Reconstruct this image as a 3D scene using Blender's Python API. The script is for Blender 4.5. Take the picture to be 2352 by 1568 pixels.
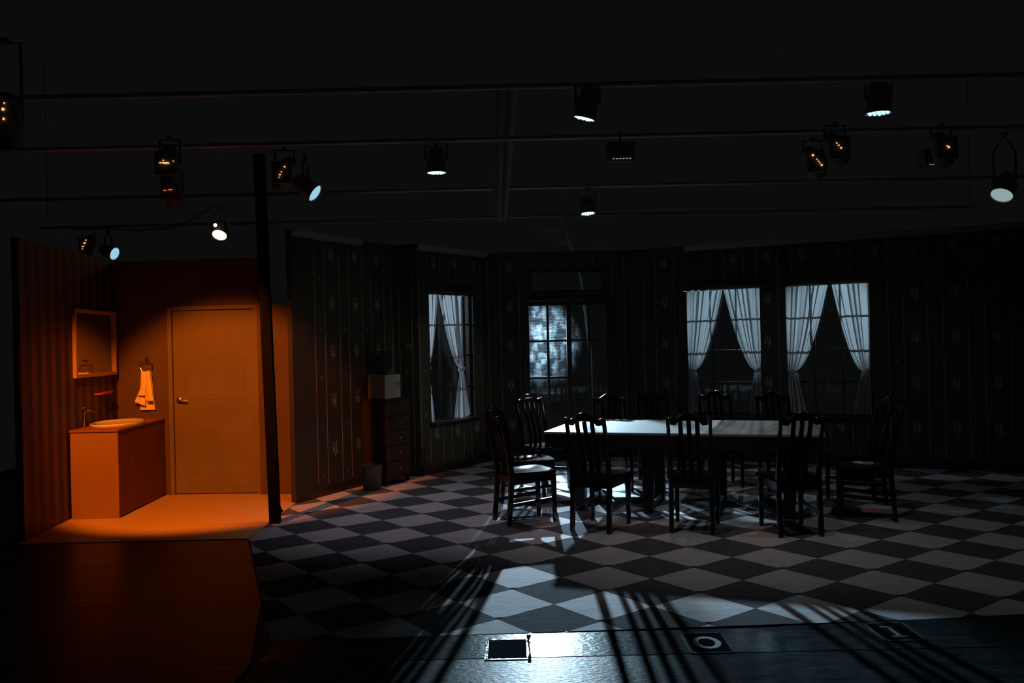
import bpy, bmesh, math, random
from mathutils import Vector, Matrix
random.seed(7)
S = bpy.context.scene
for o in list(bpy.data.objects): bpy.data.objects.remove(o)
COL = S.collection
PI = math.pi

# ---------------------------------------------------------------- camera
cd = bpy.data.cameras.new('camera'); cam = bpy.data.objects.new('camera', cd); COL.objects.link(cam)
cd.sensor_width = 36.0; cd.lens = 36.0 * 1965 / 2352; cd.clip_start = 0.05; cd.clip_end = 200
cam.matrix_world = Matrix.Translation((0, 0, 1.6)) @ Matrix.Rotation(PI / 2, 4, 'X') @ Matrix.Rotation(-0.0231, 4, 'Z')
S.camera = cam

# ---------------------------------------------------------------- world (dim even grey added to lift the blacks of the dark theatre)
w = bpy.data.worlds.new('world'); S.world = w; w.use_nodes = True
bg = w.node_tree.nodes['Background']; bg.inputs[0].default_value = (0.0037, 0.0037, 0.0037, 1); bg.inputs[1].default_value = 1.0
S.view_settings.view_transform = 'Standard'; S.view_settings.look = 'None'
S.view_settings.exposure = 0.0; S.view_settings.gamma = 1.0; S.view_settings.use_curve_mapping = False

# ---------------------------------------------------------------- stage lights
def lamp(name, kind, loc, target, power, color, size=60, blend=0.5, radius=0.06):
    l = bpy.data.lights.new(name, kind); o = bpy.data.objects.new(name, l); COL.objects.link(o)
    l.energy = power; l.color = color
    if kind == 'SPOT': l.spot_size = math.radians(size); l.spot_blend = blend; l.shadow_soft_size = radius
    if kind == 'AREA': l.size = size
    if kind == 'POINT': l.shadow_soft_size = radius
    o.location = loc
    d = Vector(target) - Vector(loc)
    o.rotation_euler = d.to_track_quat('-Z', 'Y').to_euler()
    return o
# orange lantern over the bathroom, from the auditorium side
lamp('bathroom_light', 'SPOT', (-3.15, 5.3, 3.4), (-3.12, 9.35, 0.20), 1050, (1.0, 0.20, 0.010), 44, 0.42, 0.05)
# cold lantern behind the garden door, aimed at the audience
lamp('door_backlight', 'SPOT', (0.385, 13.0, 2.27), (0.45, 7.9, 0.0), 9000, (0.66, 0.86, 1.0), 38, 1.0, 0.045)
# downlights in the rig
lamp('down_light_a', 'SPOT', (-0.66, 7.9, 3.10), (-0.80, 8.15, 0), 62, (0.90, 0.84, 1.0), 76, 0.9, 0.08)
lamp('down_light_b', 'SPOT', (0.96, 10.4, 3.05), (0.80, 9.9, 0), 12, (0.75, 0.85, 1.0), 95, 0.8, 0.08)
lamp('down_light_c', 'SPOT', (2.78, 6.4, 3.16), (2.8, 6.7, 0), 20, (0.92, 1.0, 0.98), 95, 0.8, 0.08)
lamp('down_light_d', 'SPOT', (0.56, 6.2, 3.12), (1.2, 6.7, 0), 30, (1.0, 0.93, 1.0), 70, 0.9, 0.08)
lamp('warm_light', 'SPOT', (1.5, 8.6, 4.3), (1.6, 8.4, 0), 60, (1.0, 0.55, 0.42), 62, 0.8, 0.10)
lamp('side_light_a', 'SPOT', (-1.85, 8.2, 3.02), (2.6, 9.8, 1.3), 75, (0.98, 0.92, 1.0), 32, 0.8, 0.06)
lamp('side_light_b', 'SPOT', (4.55, 7.9, 2.82), (-0.8, 10.7, 1.05), 210, (1.0, 0.93, 0.92), 21, 0.8, 0.06)
lamp('corner_fill', 'SPOT', (-0.2, 6.4, 3.3), (-1.7, 9.6, 0.6), 30, (1.0, 0.84, 0.66), 60, 0.9, 0.06)  # fill added to bring out the left wallpaper; no lantern hangs here
# cold lanterns outside the windows
lamp('window_light_a', 'SPOT', (3.75, 13.6, 2.45), (2.8, 11.1, 1.78), 420, (0.66, 0.88, 1.0), 31, 0.7, 0.02)
lamp('window_light_b', 'SPOT', (5.45, 12.6, 2.45), (3.95, 10.5, 1.78), 420, (0.66, 0.88, 1.0), 31, 0.7, 0.02)
lamp('window_light_c', 'SPOT', (-3.2, 12.0, 2.35), (-0.85, 10.9, 1.6), 420, (0.7, 0.85, 1.0), 40, 0.3, 0.03)

# ================================================================ helpers
def nt(name):
    m = bpy.data.materials.new(name); m.use_nodes = True
    t = m.node_tree; b = t.nodes['Principled BSDF']
    return m, t, b
def mat(name, col, rough=0.6, spec=0.5, metal=0.0, var=0.0, scale=8.0, bump=0.0, bscale=60.0, coat=0.0, stretch=(1, 1, 1), col2=None, crough=0.1):
    m, t, b = nt(name)
    b.inputs['Base Color'].default_value = (*col, 1); b.inputs['Roughness'].default_value = rough
    b.inputs['Specular IOR Level'].default_value = spec; b.inputs['Metallic'].default_value = metal
    b.inputs['Coat Weight'].default_value = coat; b.inputs['Coat Roughness'].default_value = crough
    if var or bump:
        tc = t.nodes.new('ShaderNodeTexCoord'); mp = t.nodes.new('ShaderNodeMapping'); mp.inputs['Scale'].default_value = stretch
        t.links.new(tc.outputs['Object'], mp.inputs[0])
    if var:
        n = t.nodes.new('ShaderNodeTexNoise'); n.inputs['Scale'].default_value = scale; n.inputs['Detail'].default_value = 6; n.inputs['Roughness'].default_value = 0.65
        t.links.new(mp.outputs[0], n.inputs[0])
        r = t.nodes.new('ShaderNodeValToRGB'); r.color_ramp.elements[0].position = 0.3; r.color_ramp.elements[1].position = 0.72
        c2 = col2 or tuple(c * (1 - var) for c in col)
        r.color_ramp.elements[0].color = (*c2, 1); r.color_ramp.elements[1].color = (*col, 1)
        t.links.new(n.outputs[0], r.inputs[0]); t.links.new(r.outputs[0], b.inputs['Base Color'])
    if bump:
        n2 = t.nodes.new('ShaderNodeTexNoise'); n2.inputs['Scale'].default_value = bscale; n2.inputs['Detail'].default_value = 4
        t.links.new(mp.outputs[0], n2.inputs[0])
        bp = t.nodes.new('ShaderNodeBump'); bp.inputs['Strength'].default_value = bump; bp.inputs['Distance'].default_value = 0.01
        t.links.new(n2.outputs[0], bp.inputs['Height']); t.links.new(bp.outputs[0], b.inputs['Normal'])
    return m
def emis(name, col, strength):
    m, t, b = nt(name)
    b.inputs['Base Color'].default_value = (0.02, 0.02, 0.02, 1)
    b.inputs['Emission Color'].default_value = (*col, 1); b.inputs['Emission Strength'].default_value = strength
    return m
def obj(name, bm, m, parent=None, mw=None, smooth=False, bevel=0.0, seg=2):
    me = bpy.data.meshes.new(name)
    if bevel:
        bmesh.ops.remove_doubles(bm, verts=bm.verts, dist=1e-6)
        es = [e for e in bm.edges if len(e.link_faces) == 2 and e.calc_face_angle(0) > 0.6]
        bmesh.ops.bevel(bm, geom=es, offset=bevel, segments=seg, affect='EDGES', clamp_overlap=True, profile=0.6)
    bm.normal_update()
    bm.to_mesh(me); bm.free()
    me.materials.append(m)
    if smooth:
        for p in me.polygons: p.use_smooth = True
        try: me.set_sharp_from_angle(angle=math.radians(40))
        except Exception: pass
    o = bpy.data.objects.new(name, me); COL.objects.link(o)
    if parent: o.parent = parent
    if mw is not None: o.matrix_local = mw
    return o
def box(bm, x0, x1, y0, y1, z0, z1, M=None):
    vs = [bm.verts.new(Vector((x, y, z)) if M is None else M @ Vector((x, y, z))) for z in (z0, z1) for y in (y0, y1) for x in (x0, x1)]
    for f in ((0, 2, 3, 1), (4, 5, 7, 6), (0, 1, 5, 4), (2, 6, 7, 3), (0, 4, 6, 2), (1, 3, 7, 5)):
        bm.faces.new([vs[i] for i in f])
    return vs
def B(*a, M=None):
    bm = bmesh.new(); box(bm, *a, M=M); return bm
def prism(bm, pts, a0, a1, plane='xz'):
    # pts outline; extruded along the remaining axis
    def P(p, q):
        if plane == 'xz': return Vector((p[0], q, p[1]))
        if plane == 'xy': return Vector((p[0], p[1], q))
        return Vector((q, p[0], p[1]))
    a = [bm.verts.new(P(p, a0)) for p in pts]; b = [bm.verts.new(P(p, a1)) for p in pts]
    n = len(pts)
    for i in range(n): bm.faces.new((a[i], a[(i + 1) % n], b[(i + 1) % n], b[i]))
    bm.faces.new(a[::-1]); bm.faces.new(b)
    bmesh.ops.recalc_face_normals(bm, faces=bm.faces)
def sweep(bm, path, half, n=4, cap=True):
    """tube of n sides along path; half: radius or per point list of (a,b) half sizes"""
    rings = []
    path = [Vector(p) for p in path]
    for i, p in enumerate(path):
        d = (path[min(i + 1, len(path) - 1)] - path[max(i - 1, 0)]).normalized()
        ref = Vector((0, 1, 0)) if abs(d.z) > 0.6 else Vector((0, 0, 1))
        u = d.cross(ref).normalized(); v = d.cross(u).normalized()
        h = half[i] if isinstance(half, list) else half
        a, b = h if isinstance(h, tuple) else (h, h)
        ring = []
        for k in range(n):
            if n == 4:
                sx, sy = ((1, 1), (-1, 1), (-1, -1), (1, -1))[k]; q = p + u * a * sx + v * b * sy
            else:
                t = 2 * PI * k / n; q = p + u * a * math.cos(t) + v * b * math.sin(t)
            ring.append(bm.verts.new(q))
        rings.append(ring)
    for i in range(len(rings) - 1):
        for k in range(n):
            bm.faces.new((rings[i][k], rings[i][(k + 1) % n], rings[i + 1][(k + 1) % n], rings[i + 1][k]))
    if cap: bm.faces.new(rings[0][::-1]); bm.faces.new(rings[-1])
    bmesh.ops.recalc_face_normals(bm, faces=bm.faces)
def lathe(bm, prof, n=24, M=None, closed=True):
    rings = []
    for r, z in prof:
        ring = []
        for k in range(n):
            t = 2 * PI * k / n; v = Vector((r * math.cos(t), r * math.sin(t), z))
            ring.append(bm.verts.new(M @ v if M else v))
        rings.append(ring)
    for i in range(len(rings) - 1):
        for k in range(n): bm.faces.new((rings[i][k], rings[i][(k + 1) % n], rings[i + 1][(k + 1) % n], rings[i + 1][k]))
    if closed: bm.faces.new(rings[0][::-1]); bm.faces.new(rings[-1])
    bmesh.ops.recalc_face_normals(bm, faces=bm.faces)
def thing(name, label, cat, loc=(0, 0, 0), rz=0.0, group=None, kind=None):
    o = bpy.data.objects.new(name, None); COL.objects.link(o); o.empty_display_size = 0.1
    o.location = loc; o.rotation_euler = (0, 0, rz)
    if label: o['label'] = label
    if cat: o['category'] = cat
    if group: o['group'] = group
    if kind: o['kind'] = kind
    return o
def tag(o, label, cat, group=None):
    o['label'] = label; o['category'] = cat
    if group: o['group'] = group
    return o
def struct(o): o['kind'] = 'structure'; return o
def dup(root, loc, rz, label, group):
    r = root.copy(); COL.objects.link(r); r.location = loc; r.rotation_euler = (0, 0, rz); r['label'] = label; r['group'] = group
    for ch in list(root.children):
        c = ch.copy(); COL.objects.link(c); c.parent = r
        for g in list(ch.children):
            d = g.copy(); COL.objects.link(d); d.parent = c
    return r

# ================================================================ materials
M_light = mat('tile_light', (0.47, 0.45, 0.46), 0.60, 0.0, var=0.30, scale=5, bump=0.10, bscale=30, stretch=(1, 4, 1))
M_dark = mat('tile_dark', (0.095, 0.098, 0.105), 0.60, 0.0, var=0.35, scale=5, bump=0.10, bscale=30, stretch=(1, 4, 1))
M_stage = mat('black_stage_floor', (0.034, 0.048, 0.054), 0.20, 0.032, var=0.6, scale=4, bump=0.30, bscale=26, stretch=(1, 3, 1), col2=(0.006, 0.009, 0.010))
M_stage3 = mat('dull_stage_floor', (0.034, 0.048, 0.054), 0.34, 0.01, var=0.6, scale=4, bump=0.30, bscale=26, stretch=(1, 3, 1), col2=(0.006, 0.009, 0.010))
M_stage2 = mat('brown_black_stage_floor', (0.024, 0.016, 0.014), 0.34, 0.06, var=0.5, scale=3, bump=0.12, bscale=10, stretch=(1, 3, 1))
M_under = mat('subfloor', (0.01, 0.01, 0.01), 0.7)
M_ply = mat('bathroom_floor_ply', (0.58, 0.38, 0.16), 0.5, 0.3, var=0.22, scale=6, stretch=(1, 5, 1), bump=0.05)
M_paper = mat('green_wallpaper', (0.044, 0.041, 0.030), 0.75, 0.2, var=0.3, scale=2)
M_print = mat('gold_print', (0.25, 0.21, 0.14), 0.6, 0.3, var=0.3, scale=9)
M_wallback = mat('flat_back', (0.02, 0.017, 0.014), 0.8)
M_wood = mat('dark_trim_wood', (0.030, 0.016, 0.012), 0.4, 0.5, var=0.4, scale=8, stretch=(1, 1, 0.2))
M_crown = mat('crown_moulding', (0.16, 0.15, 0.15), 0.6)
M_chair = mat('dark_cherry_lacquer', (0.014, 0.004, 0.003), 0.16, 0.10, var=0.55, scale=6, coat=0.0, stretch=(4, 1, 1), crough=0.06)
M_chairf = mat('dark_lacquered_frame', (0.006, 0.003, 0.003), 0.22, 0.4, var=0.4, scale=6, coat=0.0)
M_seat = mat('glossy_cherry_seat', (0.020, 0.005, 0.004), 0.06, 0.12, var=0.4, scale=6, coat=0.0, stretch=(4, 1, 1))
M_table = mat('pale_tabletop', (0.27, 0.29, 0.285), 0.5, 0.03, var=0.15, scale=5, stretch=(1, 6, 1), bump=0.05, bscale=20)
M_tablef = mat('dark_table_frame', (0.018, 0.006, 0.005), 0.45, 0.4)
M_orange = mat('painted_bathroom_wall', (0.125, 0.082, 0.06), 0.75, 0.2, var=0.25, scale=1.6)
M_door = mat('bathroom_door_paint', (0.20, 0.15, 0.08), 0.6, 0.3, var=0.25, scale=2.4)
M_vanity = mat('vanity_board', (0.31, 0.17, 0.06), 0.6, 0.3, var=0.15, scale=3)
M_plank = mat('vanity_red_planks', (0.17, 0.055, 0.04), 0.6, 0.3, var=0.25, scale=5, stretch=(1, 3, 0.3))
M_counter = mat('vanity_counter', (0.26, 0.10, 0.06), 0.5, 0.3)
M_ceram = mat('white_ceramic', (0.75, 0.72, 0.66), 0.12, 0.5, coat=0.5)
M_chrome = mat('chrome', (0.6, 0.6, 0.6), 0.12, metal=1.0)
M_mirror = mat('mirror_glass', (0.80, 0.82, 0.80), 0.05, metal=1.0)
M_mframe = mat('mirror_frame_wood', (0.42, 0.24, 0.13), 0.5)
M_steel = mat('brushed_steel', (0.32, 0.30, 0.28), 0.3, metal=1.0)
M_red = mat('red_plastic', (0.65, 0.03, 0.02), 0.3)
M_towel = mat('cream_towel', (0.88, 0.74, 0.40), 0.9, 0.1, bump=0.4, bscale=220)
M_band = mat('towel_dark_band', (0.12, 0.05, 0.05), 0.9, 0.1)
M_black = mat('black_paint', (0.004, 0.004, 0.004), 0.6, 0.05)
M_can = mat('black_lantern_metal', (0.13, 0.13, 0.13), 0.6, 0.2)
M_pipe = mat('grey_pipe_metal', (0.30, 0.30, 0.30), 0.6, 0.3)
M_bin = mat('olive_bin_plastic', (0.060, 0.060, 0.045), 0.45)
M_white = mat('offwhite_plastic', (0.42, 0.38, 0.32), 0.4)
M_whited = mat('shaded_white_plastic', (0.09, 0.088, 0.08), 0.4)  # off-white plastic with shade put into the colour, for unlit dispenser sides
M_cab = mat('cabinet_dark_wood', (0.009, 0.005, 0.005), 0.5)
M_cabf = mat('cabinet_drawer_wood', (0.050, 0.020, 0.015), 0.45, var=0.3, scale=6)
M_brass = mat('brass_knob', (0.45, 0.28, 0.16), 0.35, metal=1.0)
M_bark = mat('bark', (0.30, 0.28, 0.25), 0.8)
M_letter = mat('grey_letter_paint', (0.11, 0.13, 0.13), 0.5)
M_plate = mat('black_sign_card', (0.010, 0.012, 0.014), 0.5, 0.0, bump=0.2, bscale=25)
M_tape = mat('clear_tape', (0.07, 0.08, 0.085), 0.10, 0.3, coat=0.15, bump=0.6, bscale=60)
M_drape = mat('dark_grey_drape', (0.4, 0.4, 0.4), 0.9, 0.1)
E_cold = emis('cold_led', (0.55, 0.85, 1.0), 2.2)
E_green = emis('teal_led', (0.45, 0.95, 1.0), 1.6)
E_dimcold = emis('dim_cold_lens', (0.35, 0.68, 0.85), 0.9)
E_dimgrey = emis('dim_grey_lens', (0.40, 0.52, 0.55), 0.7)
E_warm = emis('warm_lens', (1.0, 0.62, 0.30), 7.0)
E_vent = emis('warm_vent_glow', (1.0, 0.42, 0.13), 1.6)
E_ventr = emis('red_vent_glow', (1.0, 0.16, 0.04), 1.0)
E_edge = emis('barn_door_edge_glint', (0.7, 0.8, 0.85), 0.35)  # emission stands in for light caught on the barn-door edges

def striped():
    m, t, b = nt('striped_wallpaper')
    tc = t.nodes.new('ShaderNodeTexCoord'); sx = t.nodes.new('ShaderNodeSeparateXYZ'); t.links.new(tc.outputs['Object'], sx.inputs[0])
    mu = t.nodes.new('ShaderNodeMath'); mu.operation = 'MULTIPLY'; mu.inputs[1].default_value = 1 / 0.192; t.links.new(sx.outputs['X'], mu.inputs[0])
    fr = t.nodes.new('ShaderNodeMath'); fr.operation = 'FRACT'; t.links.new(mu.outputs[0], fr.inputs[0])
    r = t.nodes.new('ShaderNodeValToRGB'); r.color_ramp.interpolation = 'CONSTANT'
    r.color_ramp.elements[0].color = (0.080, 0.032, 0.024, 1); r.color_ramp.elements[1].position = 0.48; r.color_ramp.elements[1].color = (0.016, 0.009, 0.009, 1)
    e = r.color_ramp.elements.new(0.95); e.color = (0.016, 0.010, 0.010, 1)
    t.links.new(fr.outputs[0], r.inputs[0]); t.links.new(r.outputs[0], b.inputs['Base Color']); b.inputs['Roughness'].default_value = 0.6
    return m
M_stripe = striped()

def glass(name, tint, dirt, dirtcol, clear=True):
    m = bpy.data.materials.new(name); m.use_nodes = True; t = m.node_tree; t.nodes.clear()
    out = t.nodes.new('ShaderNodeOutputMaterial')
    tr = t.nodes.new('ShaderNodeBsdfTransparent'); tr.inputs[0].default_value = (*tint, 1)
    gl = t.nodes.new('ShaderNodeBsdfGlossy'); gl.inputs['Roughness'].default_value = 0.03
    mx = t.nodes.new('ShaderNodeMixShader'); mx.inputs[0].default_value = 0.022
    t.links.new(tr.outputs[0], mx.inputs[1]); t.links.new(gl.outputs[0], mx.inputs[2])
    last = mx.outputs[0]
    if dirt:
        tc = t.nodes.new('ShaderNodeTexCoord')
        def noise(sc, vec, d=5):
            mp = t.nodes.new('ShaderNodeMapping'); mp.inputs['Scale'].default_value = vec; t.links.new(tc.outputs['Object'], mp.inputs[0])
            n = t.nodes.new('ShaderNodeTexNoise'); n.inputs['Scale'].default_value = sc; n.inputs['Detail'].default_value = d; t.links.new(mp.outputs[0], n.inputs[0]); return n.outputs[0]
        a = noise(5, (1.6, 1, 1)); c = noise(12, (0.6, 1, 6), 3)
        ra = t.nodes.new('ShaderNodeMapRange'); ra.inputs[1].default_value = 0.44; ra.inputs[2].default_value = 0.66; ra.inputs[3].default_value = 0.10; ra.inputs[4].default_value = 1.0; t.links.new(a, ra.inputs[0])
        rc = t.nodes.new('ShaderNodeMapRange'); rc.inputs[1].default_value = 0.4; rc.inputs[2].default_value = 0.62; rc.inputs[3].default_value = 0.35; rc.inputs[4].default_value = 1.0; t.links.new(c, rc.inputs[0])
        m1 = t.nodes.new('ShaderNodeMath'); m1.operation = 'MULTIPLY'; t.links.new(ra.outputs[0], m1.inputs[0]); t.links.new(rc.outputs[0], m1.inputs[1])
        m2 = t.nodes.new('ShaderNodeMath'); m2.operation = 'MULTIPLY'; m2.inputs[1].default_value = dirt; t.links.new(m1.outputs[0], m2.inputs[0])
        rf = t.nodes.new('ShaderNodeBsdfRefraction'); rf.inputs['IOR'].default_value = 1.02; rf.inputs['Roughness'].default_value = 0.22; rf.inputs[0].default_value = (*dirtcol, 1)
        tl = t.nodes.new('ShaderNodeBsdfTranslucent'); tl.inputs[0].default_value = (*dirtcol, 1)
        md = t.nodes.new('ShaderNodeMixShader'); md.inputs[0].default_value = 0.35; t.links.new(rf.outputs[0], md.inputs[1]); t.links.new(tl.outputs[0], md.inputs[2])
        mm = t.nodes.new('ShaderNodeMixShader'); t.links.new(m2.outputs[0], mm.inputs[0]); t.links.new(last, mm.inputs[1]); t.links.new(md.outputs[0], mm.inputs[2]); last = mm.outputs[0]
    t.links.new(last, out.inputs[0])
    return m
M_glass = glass('window_glass', (0.85, 0.9, 0.92), 0, None)
M_dirty = glass('dusty_door_glass', (0.86, 0.92, 0.95), 0.045, (0.75, 0.9, 1.0))
M_bottle = glass('water_bottle_plastic', (0.55, 0.62, 0.6), 0, None)

def sheer():
    m = bpy.data.materials.new('sheer_white_curtain'); m.use_nodes = True; t = m.node_tree; t.nodes.clear()
    out = t.nodes.new('ShaderNodeOutputMaterial')
    d = t.nodes.new('ShaderNodeBsdfDiffuse'); d.inputs[0].default_value = (0.62, 0.60, 0.61, 1)
    tl = t.nodes.new('ShaderNodeBsdfTranslucent'); tl.inputs[0].default_value = (0.62, 0.64, 0.66, 1)
    a = t.nodes.new('ShaderNodeMixShader'); a.inputs[0].default_value = 0.5; t.links.new(d.outputs[0], a.inputs[1]); t.links.new(tl.outputs[0], a.inputs[2])
    tr = t.nodes.new('ShaderNodeBsdfTransparent')
    tc = t.nodes.new('ShaderNodeTexCoord'); n = t.nodes.new('ShaderNodeTexNoise'); n.inputs['Scale'].default_value = 180; t.links.new(tc.outputs['Object'], n.inputs[0])
    r = t.nodes.new('ShaderNodeMapRange'); r.inputs[3].default_value = 0.04; r.inputs[4].default_value = 0.14; t.links.new(n.outputs[0], r.inputs[0])
    b = t.nodes.new('ShaderNodeMixShader'); t.links.new(r.outputs[0], b.inputs[0]); t.links.new(a.outputs[0], b.inputs[1]); t.links.new(tr.outputs[0], b.inputs[2])
    t.links.new(b.outputs[0], out.inputs[0])
    return m
M_sheer = sheer()

# ================================================================ floor
floor = obj('floor', B(-7, 7, -1, 13.45, -0.06, -0.012), M_under); struct(floor)
# checker sheet outline (ends just under the wall flats)
POLY = [(-1.36, 4.67), (1.26, 4.69), (4.7, 4.97), (6.3, 8.3), (6.3, 9.2), (1.7, 11.72), (-0.45, 11.66), (-2.24, 9.0), (-2.24, 7.18)]
H = 0.29733   # half diagonal of a tile
TH = 0.1409
OX, OY = -0.2688 * H, -20.3928 * H
def tile_xy(u, v):
    x, y = u * H - OX, v * H - OY
    c, s = math.cos(TH), math.sin(TH)
    return (c * x + s * y, -s * x + c * y)
def clip(poly, edge_poly):
    out = poly
    n = len(edge_poly)
    for i in range(n):
        ax, ay = edge_poly[i]; bx, by = edge_poly[(i + 1) % n]
        inp = out; out = []
        def side(p): return (bx - ax) * (p[1] - ay) - (by - ay) * (p[0] - ax)
        for k in range(len(inp)):
            p, q = inp[k], inp[(k + 1) % len(inp)]
            sp, sq = side(p), side(q)
            if sp >= 0: out.append(p)
            if (sp >= 0) != (sq >= 0):
                f = sp / (sp - sq); out.append((p[0] + (q[0] - p[0]) * f, p[1] + (q[1] - p[1]) * f))
        if not out: return []
    return out
def area(p): return 0.5 * abs(sum(p[i][0] * p[(i + 1) % len(p)][1] - p[(i + 1) % len(p)][0] * p[i][1] for i in range(len(p))))
g = 0.0016 / H
tiles = []
for u in range(-14, 26):
    for v in range(-16, 30):
        if (u + v) % 2 == 1: continue   # tile centres sit between lattice vertices
        # tile centred at (u,v): corners left,bottom,right,top
        c = [tile_xy(u - 1 + g, v), tile_xy(u, v - 1 + g), tile_xy(u + 1 - g, v), tile_xy(u, v + 1 - g)]
        q = clip(c, POLY)
        if len(q) >= 3 and area(q) > 0.0015:
            cx, cy = tile_xy(u, v)
            tiles.append((cy, u, v, q, area(q) > 0.98 * area(c)))
tiles.sort()
shared = {}
rest = {0: bmesh.new(), 1: bmesh.new()}
for i, (cy, u, v, q, full) in enumerate(tiles):
    cx, cy = tile_xy(u, v)
    par = u % 2     # parity of the painted colour
    m = M_light if par == 1 else M_dark
    if i >= 300:
        prism(rest[par], q, -0.011, 0.0, 'xy'); continue
    if full:
        if par not in shared:
            bm = bmesh.new(); prism(bm, [(p[0] - cx, p[1] - cy) for p in q], -0.011, 0.0, 'xy')
            o = obj('floor_tile', bm, m, floor); shared[par] = o.data
        else:
            o = bpy.data.objects.new('floor_tile', shared[par]); COL.objects.link(o); o.parent = floor
    else:
        bm = bmesh.new(); prism(bm, [(p[0] - cx, p[1] - cy) for p in q], -0.011, 0.0, 'xy')
        o = obj('floor_tile', bm, m, floor)
    o.location = (cx, cy, 0)
for par in (0, 1):
    if len(rest[par].verts):
        o = obj('floor_tile', rest[par], M_light if par == 1 else M_dark, floor); o['kind'] = 'stuff'
    else: rest[par].free()
def panel(pts, m, z=0.0):
    bm = bmesh.new(); prism(bm, pts, -0.011, z, 'xy'); return obj('floor_panel', bm, m, floor)
G = 0.004
for y0, y1 in ((4.33, 4.66), (3.3, 4.33), (2.2, 3.3), (1.0, 2.2)):
    for x0, x1 in ((-1.33, 1.9), (1.9, 5.2)):
        yy = lambda x: 4.665 + max(0, (x + 0.3)) * 0.045 if y1 == 4.66 else y1
        panel([(x0 + G, y0 + G), (x1 - G, y0 + G), (x1 - G, yy(x1) - G * 2), (x0 + G, yy(x0) - G * 2)], M_stage if y1 == 4.66 else M_stage3)
def lx(y): return -1.36 - (y - 4.69) * (0.88 / 2.49) - 0.01
for y0, y1 in ((1.0, 2.2), (2.2, 3.3), (3.3, 4.33), (4.33, 5.35), (5.35, 6.38), (6.38, 7.14)):
    a0 = lx(y0) if y0 >= 4.69 else -1.36; a1 = lx(y1) if y1 > 4.69 else -1.36
    panel([(-5.4, y0 + G), (a0 - G, y0 + G), (a1 - G, y1 - G), (-5.4, y1 - G)], M_stage2)
panel([(-4.17, 7.15), (-2.245, 7.15), (-2.245, 9.42), (-4.40, 9.42)], M_ply, 0.006)
panel([(-6.4, 7.15), (-4.26, 7.15), (-4.45, 9.42), (-4.45, 12.5), (-6.4, 12.5)], M_stage2)

# ================================================================ wall flats
def wframe(p0, p1):
    d = Vector((p1[0] - p0[0], p1[1] - p0[1])); L = d.length
    return Matrix.Translation((p0[0], p0[1], 0)) @ Matrix.Rotation(math.atan2(d.y, d.x), 4, 'Z'), L
def wall(name, p0, p1, h, m, openings=(), thick=0.06):
    mw, L = wframe(p0, p1)
    bm = bmesh.new(); xs = 0.0
    for (a, b, z0, z1) in sorted(openings):
        if a > xs: box(bm, xs, a, 0, thick, 0, h)
        if z0 > 0.001: box(bm, a, b, 0, thick, 0, z0)
        if z1 < h: box(bm, a, b, 0, thick, z1, h)
        xs = b
    box(bm, xs, L, 0, thick, 0, h)
    o = obj(name, bm, m, mw=mw); struct(o)
    return o, mw, L
def leaf(bm, cx, cz, ang, ln, wd, y):
    pts = [(0, 0), (ln * 0.3, wd * 0.5), (ln * 0.7, wd * 0.42), (ln, 0), (ln * 0.7, -wd * 0.42), (ln * 0.3, -wd * 0.5)]
    c, s = math.cos(ang), math.sin(ang)
    bm.faces.new([bm.verts.new((cx + p[0] * c - p[1] * s, y, cz + p[0] * s + p[1] * c)) for p in pts])
def wallprint(parent, L, h, s0, openings, zphase=0.0):
    """pairs of gold lines, leafy sprays and little sprigs printed on the paper"""
    y = -0.0015
    bm = bmesh.new(); bs = bmesh.new()
    s = s0
    while s > 0.42: s -= 0.42
    def blocked(a, b, z0, z1):
        return any(b > o[0] - 0.02 and a < o[1] + 0.02 and z1 > o[2] - 0.02 and z0 < o[3] + 0.02 for o in openings)
    def line(x):
        if x < 0.02 or x > L - 0.02: return
        segs = [(0.12, h - 0.09)]
        for o in openings:
            if o[0] - 0.05 < x < o[1] + 0.05:
                ns = []
                for a, b in segs:
                    if o[2] - 0.06 > a: ns.append((a, min(b, o[2] - 0.06)))
                    if o[3] + 0.06 < b: ns.append((max(a, o[3] + 0.06), b))
                segs = ns
        for a, b in segs:
            if b - a > 0.05: box(bm, x - 0.004, x + 0.004, y, 0.001, a, b)
    while s < L + 0.4:
        line(s); line(s + 0.165)
        for k in range(6):
            z = 0.47 + 0.527 * k + zphase; x = s + 0.165 + 0.122
            if 0.05 < x < L - 0.05 and z < h - 0.2 and not blocked(x - 0.05, x + 0.05, z - 0.1, z + 0.1):
                for ang, ln, wd, dx, dz in ((2.0, 0.085, 0.018, 0, 0.02), (1.25, 0.09, 0.018, 0.01, 0.02), (2.6, 0.06, 0.022, -0.005, 0), (0.15, 0.05, 0.026, 0.0, 0.01), (-0.75, 0.06, 0.03, 0.0, 0.0), (-1.5, 0.05, 0.02, 0.0, -0.02), (-2.4, 0.045, 0.022, -0.01, 0), (1.6, 0.07, 0.012, -0.012, 0.02)):
                    leaf(bs, x + dx, z + dz, ang, ln, wd, y)
                leaf(bs, x + 0.01, z - 0.06, -1.5, 0.06, 0.005, y)
            z2 = 0.20 + 0.527 * k + zphase; x2 = s + 0.082
            if 0.05 < x2 < L - 0.05 and z2 < h - 0.2 and not blocked(x2 - 0.03, x2 + 0.03, z2 - 0.04, z2 + 0.04):
                for ang in (2.1, 1.0, -1.57): leaf(bs, x2, z2, ang, 0.028, 0.010, y)
        s += 0.42
    if len(bm.verts): obj('wallpaper_lines', bm, M_print, parent)['kind'] = 'stuff'
    else: bm.free()
    if len(bs.verts): obj('wallpaper_sprays', bs, M_print, parent)['kind'] = 'stuff'
    else: bs.free()
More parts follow.
